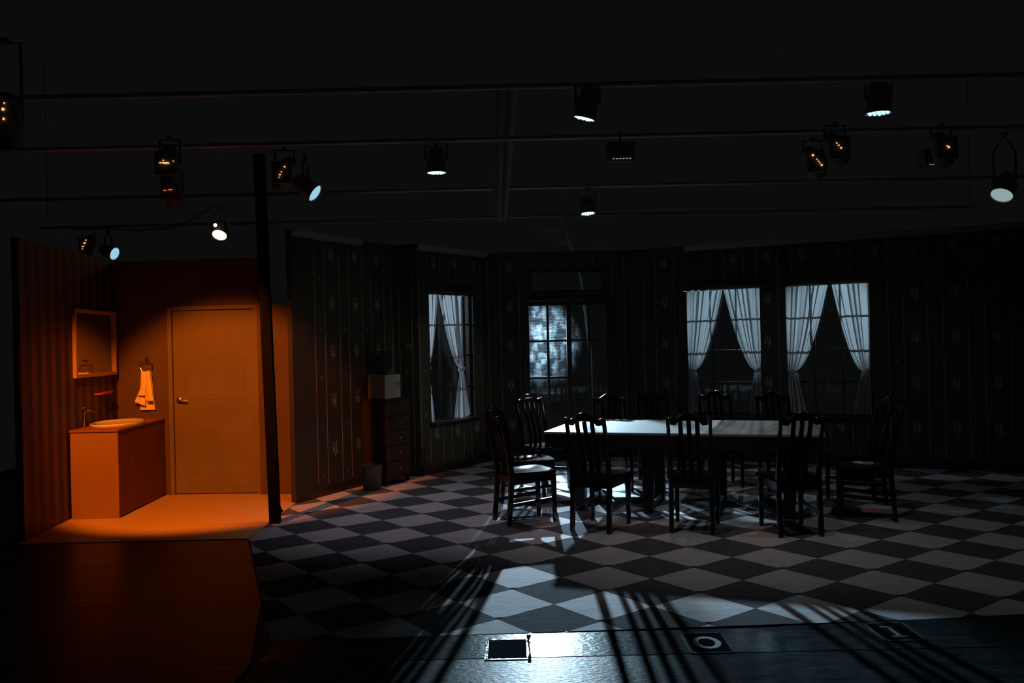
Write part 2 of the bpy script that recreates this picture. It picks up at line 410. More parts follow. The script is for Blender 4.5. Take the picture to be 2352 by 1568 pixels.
def crown(name, mw, a, b, h):
    bm = bmesh.new(); prism(bm, [(-0.001, h - 0.07), (-0.02, h - 0.065), (-0.03, h - 0.04), (-0.05, h - 0.02), (-0.055, h), (-0.001, h)], a, b, 'yz')
    struct(obj(name, bm, M_crown, mw=mw))
def base(name, mw, a, b, gaps=()):
    bm = bmesh.new(); xs = a
    for g0, g1 in gaps: box(bm, xs, g0, -0.015, -0.001, 0.001, 0.10); xs = g1
    box(bm, xs, b, -0.015, -0.001, 0.001, 0.10)
    struct(obj(name, bm, M_wood, mw=mw))

W0 = (-2.24, 8.73); W1 = (-1.42, 10.38); W2 = (-1.13, 10.31); P1 = (-0.33, 11.50); P2 = (1.60, 11.59); R0 = (2.30, 11.25); R1 = (6.35, 9.254)
o, mwl, L = wall('wall_left', W0, W1, 2.80, M_paper); wallprint(o, L, 2.80, 0.3625, ()); crown('trim_1', mwl, 0.0, 1.18, 2.80); base('baseboard_left', mwl, 0.0, L)
o, mwr_, L = wall('wall_recess', W1, W2, 2.80, M_paper); wallprint(o, L, 2.8, 0.06, ())
WIN1 = (0.22, 1.12, 0.63, 2.24)
o, mww, L = wall('wall_window_side', W2, P1, 2.80, M_paper, (WIN1,)); wallprint(o, L, 2.80, 0.03, (WIN1,)); crown('trim_2', mww, 0.0, L, 2.80); base('baseboard_window_side', mww, 0.0, L)
DOOR = (0.50, 1.70, 0.0, 2.14); TRAN = (0.62, 1.56, 2.28, 2.52)
mwb, Lb = wframe(P1, P2)
bm = bmesh.new()
for a in ((0, 0.50, 0, 2.8), (1.70, Lb, 0, 2.8), (0.50, 1.70, 2.14, 2.28), (0.50, 0.62, 2.28, 2.52), (1.56, 1.70, 2.28, 2.52), (0.50, 1.70, 2.52, 2.8)):
    box(bm, a[0], a[1], 0, 0.06, a[2], a[3])
o = struct(obj('wall_back', bm, M_paper, mw=mwb)); wallprint(o, Lb, 2.8, 0.02 + 0.42, (DOOR, TRAN)); base('baseboard_back', mwb, 0, Lb, ((0.50, 1.70),))
o, mwc, L = wall('wall_corner', P2, R0, 2.8, M_paper); wallprint(o, L, 2.8, 0.2, ())
WA = (0.0, 0.945, 0.60, 2.24); WB = (1.258, 2.229, 0.60, 2.24)
o, mwr, LR = wall('wall_right', R0, R1, 2.80, M_paper, (WA, WB)); wallprint(o, LR, 2.80, 2.43, (WA, WB)); crown('trim_3', mwr, 0, LR, 2.8); base('baseboard_right', mwr, 0, LR)

# bathroom shell
BL0 = (-4.165, 7.25); BL1 = (-4.355, 9.42); BR = (-2.245, 9.30)
o, mbl, Lbl = wall('wall_bathroom_left', BL0, BL1, 2.58, M_stripe); 
BD = (0.595, 1.585, 0.0, 2.045)
mbb, Lbb = wframe(BL1, BR)
BE = tuple(BL1[i] + (BR[i] - BL1[i]) / Lbb * 1.598 for i in (0, 1))
wall('wall_bathroom_back', BL1, BE, 2.58, M_orange, ((BD[0], BD[1], 0.0, BD[3]),))

# ================================================================ windows
def window(n, mw, W, y0=0.07, cols=3, rows=4):
    a, b, z0, z1 = W
    root = thing('window_%d' % n, None, None); root.matrix_world = mw; root['kind'] = 'structure'
    bm = bmesh.new(); f = 0.035
    box(bm, a - 0.02, a + f - 0.02, y0 - 0.008, y0 + 0.05, z0, z1); box(bm, b - f + 0.02, b + 0.02, y0 - 0.008, y0 + 0.05, z0, z1)
    box(bm, a - 0.02, b + 0.02, y0 - 0.008, y0 + 0.05, z0 - 0.02, z0 + f - 0.02); box(bm, a - 0.02, b + 0.02, y0 - 0.008, y0 + 0.05, z1 - f + 0.02, z1 + 0.02)
    obj('window_frame', bm, M_wood, root)
    bm = B(a - 0.04, b + 0.04, -0.09, y0 - 0.01, z0 - 0.035, z0 - 0.001); obj('window_sill', bm, M_wood, root, bevel=0.004)
    bm = bmesh.new(); box(bm, a - 0.05, b + 0.05, -0.02, -0.002, z1, z1 + 0.075); obj('window_casing', bm, M_wood, root, bevel=0.004)
    w = (b - a) / cols; h = (z1 - z0) / rows; m = 0.009
    for i in range(1, cols): obj('muntin', B(a + i * w - m, a + i * w + m, y0 + 0.006, y0 + 0.034, z0, z1), M_wood, root)
    for j in range(1, rows): obj('muntin', B(a, b, y0 + 0.008, y0 + 0.032, z0 + j * h - m, z0 + j * h + m), M_wood, root)
    for i in range(cols):
        for j in range(rows):
            obj('pane', B(a + i * w + m, a + (i + 1) * w - m, y0 + 0.018, y0 + 0.021, z0 + j * h + m, z0 + (j + 1) * h - m), M_glass, root)
    bm = bmesh.new(); sweep(bm, [(a - 0.03, 0.0 if n != 1 else 0.045, z1 - 0.03), (b + 0.03, 0.0 if n != 1 else 0.045, z1 - 0.03)], 0.008, 8)
    obj('curtain_rod', bm, M_chrome, root, smooth=True)
window(1, mww, WIN1); window(2, mwr, WA); window(3, mwr, WB)

def curtain(mw, label, s_out, s_top, s_tie, s_bot, z_top, z_tie, z_bot, yc, seed, group, bulge=0.02, pleats=6, out_tie=0.012, tie=True, out_bot=None):
    rnd = random.Random(seed)
    ph = [rnd.uniform(0, 6.28) for _ in range(5)]
    dr = 1 if s_top > s_out else -1
    NC, NR = 84, 70
    bm = bmesh.new(); rows = []
    for j in range(NR + 1):
        z = z_top + (z_bot - z_top) * j / NR
        if z > z_tie:
            f = (z - z_tie) / (z_top - z_tie); si = s_tie + (s_top - s_tie) * f ** 0.58; so = s_out + dr * out_tie * (1 - f) ** 3
        else:
            gq = (z_tie - z) / (z_tie - z_bot); si = s_tie + (s_bot - s_tie) * gq ** 0.75; so = s_out + dr * out_tie * (1 - gq) ** 2 + ((out_bot - s_out) * gq if out_bot else 0)
        wid = abs(si - so); near = math.exp(-((z - z_tie) / 0.12) ** 2)
        amp = min(0.024, wid * 0.14) * (1 - 0.45 * near) * (1.0 if z < z_top - 0.05 else 0.7)
        row = []
        for i in range(NC + 1):
            u = i / NC
            uw = u + 0.035 * math.sin(2 * PI * u * 2 + ph[3]) * (1 - near)
            drift = 0.5 * (z_top - z)
            y = math.sin(2 * PI * pleats * uw + ph[0] + drift) + 0.5 * math.sin(2 * PI * pleats * 1.73 * uw + ph[1] - drift * 0.6) + 0.28 * math.sin(2 * PI * pleats * 3.1 * uw + ph[2])
            y = yc + amp * y * 0.75 + bulge * math.sin(PI * u) * near
            edge = min(1.0, 6 * u, 6 * (1 - u)); s = so + (si - so) * u + edge * (wid / pleats) * (0.27 * math.sin(2 * PI * pleats * uw + ph[0] + drift + 1.3) + 0.12 * math.sin(2 * PI * pleats * 2.3 * uw + ph[4]))
            zz = z - (0.012 * u * (j / NR) + 0.008 * math.sin(6 * u + ph[1])) * (j / NR) ** 6
            if z < z_tie: zz -= 0.0
            row.append(bm.verts.new((s, y, zz)))
        rows.append(row)
    for j in range(NR):
        for i in range(NC): bm.faces.new((rows[j][i], rows[j][i + 1], rows[j + 1][i + 1], rows[j + 1][i]))
    root = thing('curtain', label, 'curtain', group=group); root.matrix_world = mw
    obj('curtain_fabric', bm, M_sheer, root, smooth=True)
    if tie:
        bm = bmesh.new(); c = (s_out + dr * out_tie + s_tie) / 2; r = abs(s_tie - s_out - dr * out_tie) / 2 + 0.004
        pts = [(c + r * math.cos(t), yc - 0.0 + (0.026 + bulge) * math.sin(t), z_tie + 0.02 * -dr * math.cos(t)) for t in [2 * PI * k / 20 for k in range(21)]]
        sweep(bm, pts, (0.004, 0.012), 4, cap=False); obj('tieback', bm, M_sheer, root, smooth=True)
GC = 'sheer white tied-back curtains'
curtain(mwr, 'left curtain of the white pair nearest the garden door, tied back leftwards', 0.0, 0.475, 0.105, 0.22, 2.21, 1.18, 0.625, 0.0, 1, GC)
curtain(mwr, 'right sheer white curtain of the pair nearest the garden door, tied to the right', 0.945, 0.49, 0.865, 0.78, 2.215, 1.17, 0.62, 0.0, 2, GC)
curtain(mwr, 'left sheer white curtain of the far right window, swept to its left side', 1.258, 1.76, 1.37, 1.51, 2.22, 1.16, 0.635, 0.0, 3, GC)
curtain(mwr, 'sheer white curtain at the extreme right, tied to the right of the last window', 2.229, 1.80, 2.13, 2.03, 2.225, 1.15, 0.625, 0.0, 4, GC)
curtain(mww, 'narrow sliver of white curtain at the left edge of the side window', 0.20, 0.405, 0.215, 0.30, 2.21, 1.30, 0.64, 0.030, 5, GC, pleats=3)
curtain(mww, 'white curtain of the side window left of the door, tied to the right and flaring', 0.93, 0.44, 0.86, 0.72, 2.21, 1.26, 0.645, 0.030, 6, GC, pleats=4, out_bot=1.07)

# ================================================================ garden door (double, twelve panes)
d1 = thing('door_1', None, None); d1.matrix_world = mwb; d1['kind'] = 'structure'
bm = bmesh.new(); box(bm, 0.455, 0.50, -0.02, 0.06, 0, 2.185); box(bm, 1.70, 1.745, -0.02, 0.06, 0, 2.185); box(bm, 0.50, 1.70, -0.02, 0.06, 2.14, 2.185)
obj('door_frame', bm, M_wood, d1, bevel=0.003)
XL = (0.565, 0.805, 0.835, 1.075) ; XR = (1.135, 1.365, 1.392, 1.61)
ZR = (0.61, 1.095, 1.11, 1.59, 1.605, 2.075)
def doorleaf(x0, x1, cols):
    bm = bmesh.new()
    box(bm, x0, cols[0], 0.012, 0.052, 0.012, 2.135); box(bm, cols[-1], x1, 0.012, 0.052, 0.012, 2.135)
    box(bm, cols[0], cols[-1], 0.012, 0.052, 2.075, 2.135); box(bm, cols[0], cols[-1], 0.012, 0.052, 0.50, 0.61); box(bm, cols[0], cols[-1], 0.012, 0.052, 0.012, 0.16)
    f = obj('door_leaf', bm, M_wood, d1)
    obj('door_panel', B(cols[0], cols[-1], 0.024, 0.044, 0.16, 0.50), M_wood, d1)
    obj('muntin', B(cols[1], cols[2], 0.014, 0.050, 0.61, 2.075), M_wood, d1)
    for a, b in ((1.095, 1.11), (1.59, 1.605)): obj('muntin', B(cols[0], cols[-1], 0.016, 0.048, a, b), M_wood, d1)
    for a, b in ((cols[0], cols[1]), (cols[2], cols[3])):
        for c, d in ((0.61, 1.095), (1.11, 1.59), (1.605, 2.075)):
            obj('pane', B(a, b, 0.030, 0.033, c, d), M_dirty, d1)
            bm = bmesh.new(); e = 0.004
            box(bm, a, b, 0.020, 0.029, c, c + e); box(bm, b - e, b, 0.020, 0.029, c, d)
            obj('glazing_bead', bm, M_crown, d1)
doorleaf(0.502, 1.104, XL); doorleaf(1.106, 1.698, XR)
bm = bmesh.new(); sweep(bm, [(1.65, 0.01, 1.33), (1.65, -0.05, 1.33), (1.57, -0.05, 1.33)], 0.008, 8); obj('door_handle', bm, M_chrome, d1, smooth=True)
tw = thing('window_4', None, None); tw.matrix_world = mwb; tw['kind'] = 'structure'
bm = bmesh.new(); box(bm, 0.60, 1.58, -0.015, 0.055, 2.255, 2.28); box(bm, 0.60, 1.58, -0.015, 0.055, 2.52, 2.545); box(bm, 0.60, 0.62, -0.015, 0.055, 2.28, 2.52); box(bm, 1.56, 1.58, -0.015, 0.055, 2.28, 2.52)
obj('window_frame', bm, M_wood, tw); obj('pane', B(0.62, 1.56, 0.03, 0.034, 2.28, 2.52), M_glass, tw)

# ================================================================ bathroom door and fittings
d2 = thing('door_2', None, None); d2.matrix_world = mbb; d2['kind'] = 'structure'
bm = bmesh.new(); a, b, _, h = BD
box(bm, a - 0.01, a + 0.035, -0.02, 0.055, 0.007, h + 0.02); box(bm, b - 0.035, b + 0.01, -0.02, 0.055, 0.007, h + 0.02); box(bm, a + 0.035, b - 0.035, -0.02, 0.055, h - 0.02, h + 0.02)
obj('door_frame', bm, M_door, d2, bevel=0.003)
a += 0.040; b -= 0.040
def rails(bm, cells, y0, y1):
    for c in cells: box(bm, c[0], c[1], y0, y1, c[2], c[3])
bm = bmesh.new(); rails(bm, [(a, b, 0.018, h - 0.030)], 0.008, 0.045); leafo = obj('door_leaf', bm, M_door, d2)
for c in ((a + 0.12, b - 0.12, 0.24, 0.82), (a + 0.12, b - 0.12, 1.04, 1.88)):
    bm = bmesh.new(); w_ = 0.004
    obj('door_panel', B(c[0], c[1], 0.0045, 0.0085, c[2], c[3]), M_door, d2, bevel=0.002)
hd = bmesh.new(); lathe(hd, [(0.0, 0), (0.027, 0), (0.027, 0.008), (0.012, 0.014), (0.012, 0.05), (0, 0.05)], 20, Matrix.Translation((a + 0.055, 0.006, 1.045)) @ Matrix.Rotation(PI / 2, 4, 'X'), closed=False)
sweep(hd, [(a + 0.045, -0.045, 1.045), (a + 0.08, -0.048, 1.043), (a + 0.13, -0.046, 1.036), (a + 0.165, -0.04, 1.034)], [(0.010, 0.010), (0.010, 0.009), (0.009, 0.011), (0.006, 0.009)], 8)
obj('door_handle', hd, M_steel, leafo, smooth=True)
# partition panel right of the door
bm = bmesh.new(); prism(bm, [(1.60, 0.007), (2.09, 0.007), (2.09, 2.03), (1.60, 2.085)], -0.055, -0.022, 'xz')
tag(obj('partition_panel', bm, M_orange, mw=mbb, bevel=0.002), 'plain orange-brown partition panel right of the bathroom door, behind the black post', 'panel')

# vanity
vn = thing('vanity_cabinet', 'orange-lit vanity cabinet with red plank front and oval basin, under the mirror', 'cabinet', (0, 0, 0.006))
VX0, VX1, VY0, VY1, VZ = -4.235, -3.765, 8.13, 9.385, 0.845
Mv = Matrix.Translation((VX1, VY0, 0)) @ Matrix.Rotation(math.atan2(9.385 - 8.13, -0.065), 4, 'Z')   # local x runs along the front towards the back wall
bm = bmesh.new(); prism(bm, [(-4.22, VY0), (VX1 - 0.004, VY0), (VX1 - 0.004, VY0 + 0.018), (-4.222, VY0 + 0.018)], 0, VZ - 0.02, 'xy'); obj('end_panel', bm, M_vanity, vn)
bm = bmesh.new(); prism(bm, [(-4.225, VY0 + 0.02), (VX1 - 0.03, VY0 + 0.02), (VX1 - 0.09, VY1 - 0.01), (-4.33, VY1 - 0.01)], 0, 0.62, 'xy'); obj('carcass', bm, M_cab, vn)
xs = (0, 0.31, 0.62, 0.935, 1.25)
for i in range(4): obj('plank', B(xs[i] + 0.003, xs[i + 1] - 0.003, 0.0, 0.018, 0.012, VZ - 0.022), M_plank, vn, mw=Mv, bevel=0.003)
bm = bmesh.new()
pts = [(-4.228, VY0 - 0.012), (VX1 + 0.008, VY0 - 0.012), (VX1 - 0.058, VY1), (-4.335, VY1)]
prism(bm, pts, VZ - 0.02, VZ, 'xy'); obj('countertop', bm, M_counter, vn, bevel=0.003)
bm = bmesh.new()
prof = [(1.0, 0.0), (1.02, 0.010), (1.0, 0.020), (0.93, 0.021), (0.86, 0.010), (0.78, 0.004), (0.5, 0.003), (0.0, 0.002)]
Mb = Matrix.Translation((-4.035, 8.72, VZ)) @ Matrix.Rotation(0.04, 4, 'Z') @ Matrix.Diagonal((0.235, 0.36, 1.35, 1))
rings = []
for r, z in prof[:-1]:
    rings.append([bm.verts.new(Mb @ Vector((r * math.cos(2 * PI * k / 48), r * math.sin(2 * PI * k / 48), z))) for k in range(48)])
for i in range(len(rings) - 1):
    for k in range(48): bm.faces.new((rings[i][k], rings[i][(k + 1) % 48], rings[i + 1][(k + 1) % 48], rings[i + 1][k]))
bm.faces.new(rings[-1])
obj('basin', bm, M_ceram, vn, smooth=True)
fc = thing('faucet', 'dark chrome tap with tall spout standing behind the vanity basin at the striped wall', 'faucet', (-4.235, 8.42, 0.852))
bm = bmesh.new(); lathe(bm, [(0.022, 0), (0.022, 0.012), (0.013, 0.02), (0.012, 0.16), (0.016, 0.18), (0.010, 0.195)], 16); obj('tap_body', bm, M_chrome, fc, smooth=True)
bm = bmesh.new(); sweep(bm, [(0, 0, 0.12), (0.03, 0.01, 0.165), (0.075, 0.02, 0.165), (0.10, 0.03, 0.13)], 0.008, 10); obj('spout', bm, M_chrome, fc, smooth=True)
bm = bmesh.new(); sweep(bm, [(0.0, 0, 0.19), (0.0, 0.04, 0.20)], 0.006, 8); obj('tap_lever', bm, M_chrome, fc, smooth=True)

# mirror on the striped wall (local x along wall)
def bl_s(Y): return (Y - BL0[1]) / (BL1[1] - BL0[1]) * Lbl
m0, m1 = bl_s(8.27), bl_s(9.33)
mr = thing('wall_mirror', 'rectangular wood-framed mirror on the striped bathroom wall above the basin', 'mirror'); mr.matrix_world = mbl
f = 0.035
obj('mirror_glass', B(m0 + f, m1 - f, -0.014, -0.010, 1.34 + f, 2.02 - f), M_mirror, mr)
for q in ((m0, m0 + f, 1.34, 2.02), (m1 - f, m1, 1.34, 2.02), (m0 + f, m1 - f, 1.34, 1.34 + f), (m0 + f, m1 - f, 2.02 - f, 2.02)):
    obj('frame_rail', B(q[0], q[1], -0.038, -0.002, q[2], q[3]), M_mframe, mr, bevel=0.003)
obj('backing', B(m0 + 0.01, m1 - 0.01, -0.0095, -0.001, 1.35, 2.01), M_cab, mr)
# red soap shelf
sh = thing('soap_shelf', 'small bright red shelf projecting from the striped wall below the mirror', 'shelf'); sh.matrix_world = mbl
s0 = bl_s(8.78)
bm = bmesh.new(); prism(bm, [(s0, -0.002), (s0 + 0.36, -0.002), (s0 + 0.345, -0.055), (s0 + 0.30, -0.07), (s0 + 0.06, -0.07), (s0 + 0.015, -0.055)], 1.150, 1.162, 'xy'); obj('shelf_tray', bm, M_red, sh, bevel=0.002)
bm = bmesh.new(); sweep(bm, [(s0 + 0.02, -0.05, 1.166), (s0 + 0.05, -0.072, 1.170), (s0 + 0.31, -0.072, 1.172), (s0 + 0.345, -0.05, 1.176)], 0.005, 8); obj('shelf_rim', bm, M_red, sh, smooth=True)
# towel ring + towel on the back wall. local x along back wall from the corner
def bb_s(X): return (X - BL1[0]) / (BR[0] - BL1[0]) * Lbb
tx = bb_s(-4.005)
rg = thing('towel_ring', 'thin chrome towel ring on the back wall left of the bathroom door', 'towel ring'); rg.matrix_world = mbb
bm = bmesh.new(); lathe(bm, [(0.022, 0), (0.022, 0.008), (0.010, 0.012), (0.010, 0.05)], 16, Matrix.Translation((tx, -0.001, 1.50)) @ Matrix.Rotation(PI / 2, 4, 'X')); obj('wall_mount', bm, M_chrome, rg, smooth=True)
bm = bmesh.new(); pts = [(tx - 0.065, -0.05, 1.455), (tx - 0.060, -0.05, 1.468), (tx, -0.05, 1.472), (tx + 0.060, -0.05, 1.466), (tx + 0.065, -0.05, 1.455), (tx + 0.066, -0.05, 1.41), (tx + 0.045, -0.05, 1.375), (tx, -0.05, 1.362), (tx - 0.045, -0.05, 1.375), (tx - 0.066, -0.05, 1.41), (tx - 0.065, -0.05, 1.455)]
sweep(bm, pts, 0.0045, 8, cap=False); sweep(bm, [(tx, -0.05, 1.50), (tx, -0.05, 1.472)], 0.006, 8); obj('ring', bm, M_chrome, rg, smooth=True)
tw_ = thing('hand_towel', 'cream hand towel with dark bands hanging from the ring beside the bathroom door', 'towel'); tw_.matrix_world = mbb
def cloth(x0t, x1t, x0b, x1b, zt, zb, y, amp, k, ph, thick=0.008, dip=0.0, tilt=0.0):
    bm = bmesh.new(); N, R = 30, 24; fr = []; bk = []
    for j in range(R + 1):
        v = j / R
        a_ = x0t + (x0b - x0t) * v; b_ = x1t + (x1b - x1t) * v
        A = []; C = []
        for i in range(N + 1):
            u = i / N
            yy = y + amp * (0.4 + 0.6 * v) * math.sin(k * u * 2 * PI + ph) * (0.8 + 0.2 * math.sin(3 * v))
            z = zt + (zb - zt) * v - dip * math.sin(PI * u) * (1 - v) + tilt * (u - 0.5) * v
            A.append(bm.verts.new((a_ + (b_ - a_) * u, yy - thick / 2, z))); C.append(bm.verts.new((a_ + (b_ - a_) * u, yy + thick / 2, z)))
        fr.append(A); bk.append(C)
    for j in range(R):
        for i in range(N):
            bm.faces.new((fr[j][i], fr[j + 1][i], fr[j + 1][i + 1], fr[j][i + 1])); bm.faces.new((bk[j][i], bk[j][i + 1], bk[j + 1][i + 1], bk[j + 1][i]))
        bm.faces.new((fr[j][0], bk[j][0], bk[j + 1][0], fr[j + 1][0])); bm.faces.new((fr[j][N], fr[j + 1][N], bk[j + 1][N], bk[j][N]))
    for i in range(N):
        bm.faces.new((fr[0][i], fr[0][i + 1], bk[0][i + 1], bk[0][i])); bm.faces.new((fr[R][i], bk[R][i], bk[R][i + 1], fr[R][i + 1]))
    bmesh.ops.recalc_face_normals(bm, faces=bm.faces); return bm
obj('towel_back_layer', cloth(tx - 0.045, tx + 0.048, tx - 0.082, tx + 0.088, 1.375, 0.945, -0.030, 0.006, 1.6, 0.4, dip=0.012), M_towel, tw_, smooth=True)
obj('towel_front_layer', cloth(tx - 0.046, tx + 0.047, tx - 0.070, tx + 0.080, 1.378, 1.045, -0.064, 0.008, 1.8, 2.2, dip=0.012), M_towel, tw_, smooth=True)
obj('towel_corner_fold', cloth(tx - 0.035, tx + 0.004, tx - 0.118, tx + 0.000, 1.21, 1.015, -0.082, 0.006, 1.3, 0.2, tilt=-0.045), M_towel, tw_, smooth=True)
bm = cloth(tx - 0.083, tx + 0.002, tx - 0.088, tx + 0.002, 1.105, 1.090, -0.089, 0.006, 1.3, 0.2, 0.003, tilt=-0.02); obj('towel_band', bm, M_band, tw_)
bm = cloth(tx + 0.008, tx + 0.078, tx + 0.008, tx + 0.079, 1.024, 1.008, -0.040, 0.002, 1.0, 0.2, 0.003); obj('towel_band', bm, M_band, tw_)

# black corner post
ps = thing('black_post', 'tall black square post leaning slightly at the open front corner of the bathroom', 'post', (-2.19, 7.78, 0.0), 0.08)
bm = bmesh.new(); sweep(bm, [(0, 0, 0.001), (-0.07, 0, 3.35)], (0.046, 0.046), 4); obj('post_shaft', bm, M_black, ps, bevel=0.003)
bm = B(0.046, 0.07, -0.03, 0.03, 0.10, 0.115); box(bm, 0.048, 0.056, -0.02, 0.02, 0.08, 0.14); obj('hinge_bracket', bm, M_black, ps)

# ================================================================ left wall furniture
ang = math.atan2(0.894, 0.447)
cb = thing('drawer_chest', 'tall dark narrow chest of five reddish drawers against the left wallpapered wall', 'chest', (-1.43, 9.60, 0.0), ang)
CW, CD, CH = 0.50, 0.335, 0.98       # local x along wall, local -y towards the room is the front
obj('chest_body', B(0, CW, 0.02, CD, 0.06, CH - 0.02), M_cab, cb, bevel=0.003)
obj('chest_top', B(-0.015, CW + 0.015, 0.0, CD, CH - 0.02, CH), M_cab, cb, bevel=0.004)
for i in range(5):
    z0 = 0.10 + i * 0.172
    dr = obj('drawer', B(0.015, CW - 0.015, 0.003, 0.0195, z0, z0 + 0.164), M_cabf, cb, bevel=0.003)
    bm = bmesh.new(); lathe(bm, [(0.006, 0), (0.006, 0.012), (0.013, 0.018), (0.012, 0.026), (0.004, 0.029)], 14, Matrix.Translation((0.25, 0.003, z0 + 0.082)) @ Matrix.Rotation(PI / 2, 4, 'X')); obj('knob', bm, M_brass, dr, smooth=True)
for x in (0.01, CW - 0.05):
    for y in (0.03, CD - 0.05): obj('foot', B(x, x + 0.04, y, y + 0.04, 0.001, 0.0605), M_cab, cb)
def on_chest(x, y): 
    v = Matrix.Rotation(ang, 3, 'Z') @ Vector((x, y, 0)); return (-1.43 + v.x, 9.60 + v.y, 0.981)
wd = thing('water_dispenser', 'off-white tabletop water dispenser with upturned bottle on the dark drawer chest', 'water dispenser', on_chest(0.02, 0.02), ang)
bm = bmesh.new(); box(bm, 0.0, 0.30, 0.006, 0.24, 0.0, 0.275); obj('dispenser_body', bm, M_whited, wd, bevel=0.012, seg=3)
obj('dispenser_front', B(0.006, 0.294, -0.004, 0.008, 0.004, 0.272), M_white, wd, bevel=0.003)
for x in (0.20, 0.25):
    bm = bmesh.new(); sweep(bm, [(x, -0.004, 0.17), (x, -0.045, 0.172), (x, -0.05, 0.13)], 0.009, 8); sweep(bm, [(x, -0.04, 0.178), (x, -0.035, 0.205)], 0.007, 8); obj('tap', bm, M_whited if x > 0.22 else M_white, wd, smooth=True)
bm = bmesh.new(); lathe(bm, [(0.05, 0.276), (0.052, 0.30), (0.115, 0.345), (0.122, 0.36), (0.118, 0.375), (0.122, 0.39), (0.118, 0.41), (0.122, 0.43), (0.118, 0.45), (0.122, 0.47), (0.118, 0.49), (0.122, 0.51), (0.115, 0.53), (0.05, 0.545)], 28, Matrix.Translation((0.15, 0.14, 0))); obj('water_bottle', bm, M_bottle, wd, smooth=True)
tag(obj('canister', B(-0.005, 0.012, 0, 0, 0, 0) if False else (lambda b: (lathe(b, [(0.03, 0), (0.032, 0.01), (0.032, 0.24), (0.026, 0.255), (0.012, 0.262), (0.012, 0.275)], 18), b)[1])(bmesh.new()), M_black, smooth=True), 'slim black canister standing at the back of the drawer chest behind the dispenser', 'canister').location = on_chest(0.06, CD - 0.034)
bn = thing('waste_bin', 'round olive-grey waste bin on the checkered floor in front of the chest', 'bin', (-1.585, 9.47, 0.001))
bm = bmesh.new(); lathe(bm, [(0.095, 0), (0.098, 0.004), (0.118, 0.26), (0.112, 0.26), (0.092, 0.012)], 28); obj('bin_body', bm, M_bin, bn, smooth=True)
bm = bmesh.new(); pts = [(0.117 * math.cos(2 * PI * k / 28), 0.117 * math.sin(2 * PI * k / 28), 0.262) for k in range(29)]; sweep(bm, pts, 0.005, 6, cap=False); obj('bin_rim', bm, M_bin, bn, smooth=True)
sw = thing('light_switch', 'pale square light switch plate on the dark recess wall beside the side window', 'light switch'); sw.matrix_world = mwr_
obj('switch_plate', B(0.125, 0.215, -0.010, -0.001, 1.53, 1.605), M_whited, sw, bevel=0.002); obj('rocker', B(0.162, 0.178, -0.014, -0.0095, 1.552, 1.583), M_whited, sw)
# wall clock on right wall
ck = thing('wall_clock', 'round dark glass-fronted wall clock high on the right wallpapered wall', 'clock'); cs = 3.31
ck.matrix_world = mwr @ Matrix.Translation((cs, -0.001, 2.42)) @ Matrix.Rotation(PI / 2, 4, 'X')
bm = bmesh.new(); lathe(bm, [(0.155, 0), (0.16, 0.02), (0.150, 0.035), (0.138, 0.03), (0.138, 0.012)], 40); obj('clock_rim', bm, M_black, ck, smooth=True)
bm = bmesh.new(); lathe(bm, [(0.137, 0.0125), (0.137, 0.014)], 40); obj('clock_face', bm, mat('clock_face', (0.07, 0.07, 0.07), 0.3), ck)
bm = bmesh.new(); box(bm, -0.004, 0.004, -0.01, 0.085, 0.0145, 0.016); obj('minute_hand', bm, M_black, ck, mw=Matrix.Rotation(1.2, 4, 'Z'))
bm = bmesh.new(); box(bm, -0.005, 0.005, -0.01, 0.06, 0.0165, 0.018); obj('hour_hand', bm, M_black, ck, mw=Matrix.Rotation(-0.9, 4, 'Z'))

# ================================================================ tables
TA = math.radians(-18.9)
U = Vector((math.cos(TA), math.sin(TA))); V = Vector((-math.sin(TA), math.cos(TA)))
def table(cx, cy, label):
    t = thing('square_table', label, 'table', (cx, cy, 0.0), TA, 'two square dining tables pushed together')
    hx = 0.6165; hy = 0.63
    obj('tabletop', B(-hx, hx, -hy, hy, 0.728, 0.75), M_table, t, bevel=0.003)
    e = 0.012
    for q in ((-hx + e, hx - e, -hy + e, -hy + 0.035), (-hx + e, hx - e, hy - 0.035, hy - e), (-hx + e, -hx + 0.035, -hy + 0.036, hy - 0.036), (hx - 0.035, hx - e, -hy + 0.036, hy - 0.036)):
        obj('apron', B(*q, 0.605, 0.7275), M_tablef, t)
    oy = -0.11
    for sx in (-1, 1):
        for sy in (-1, 1):
            bm = bmesh.new(); x = sx * 0.32; y = oy + sy * 0.33
            sweep(bm, [(x, y, 0.001), (x, y, 0.7275)], [(0.046, 0.046), (0.052, 0.052)], 4); obj('leg', bm, M_tablef, t, bevel=0.003)
    for sx in (-1, 1): obj('foot_rail', B(sx * 0.32 - 0.03, sx * 0.32 + 0.03, oy - 0.275, oy + 0.275, 0.03, 0.08), M_tablef, t)
    return t
table(1.065, 8.396, 'left of the two pushed-together tables, pale top catching the cold glare')
table(2.233 + 0.002, 7.996, 'right of the two pushed-together tables, pale top in dimmer light')

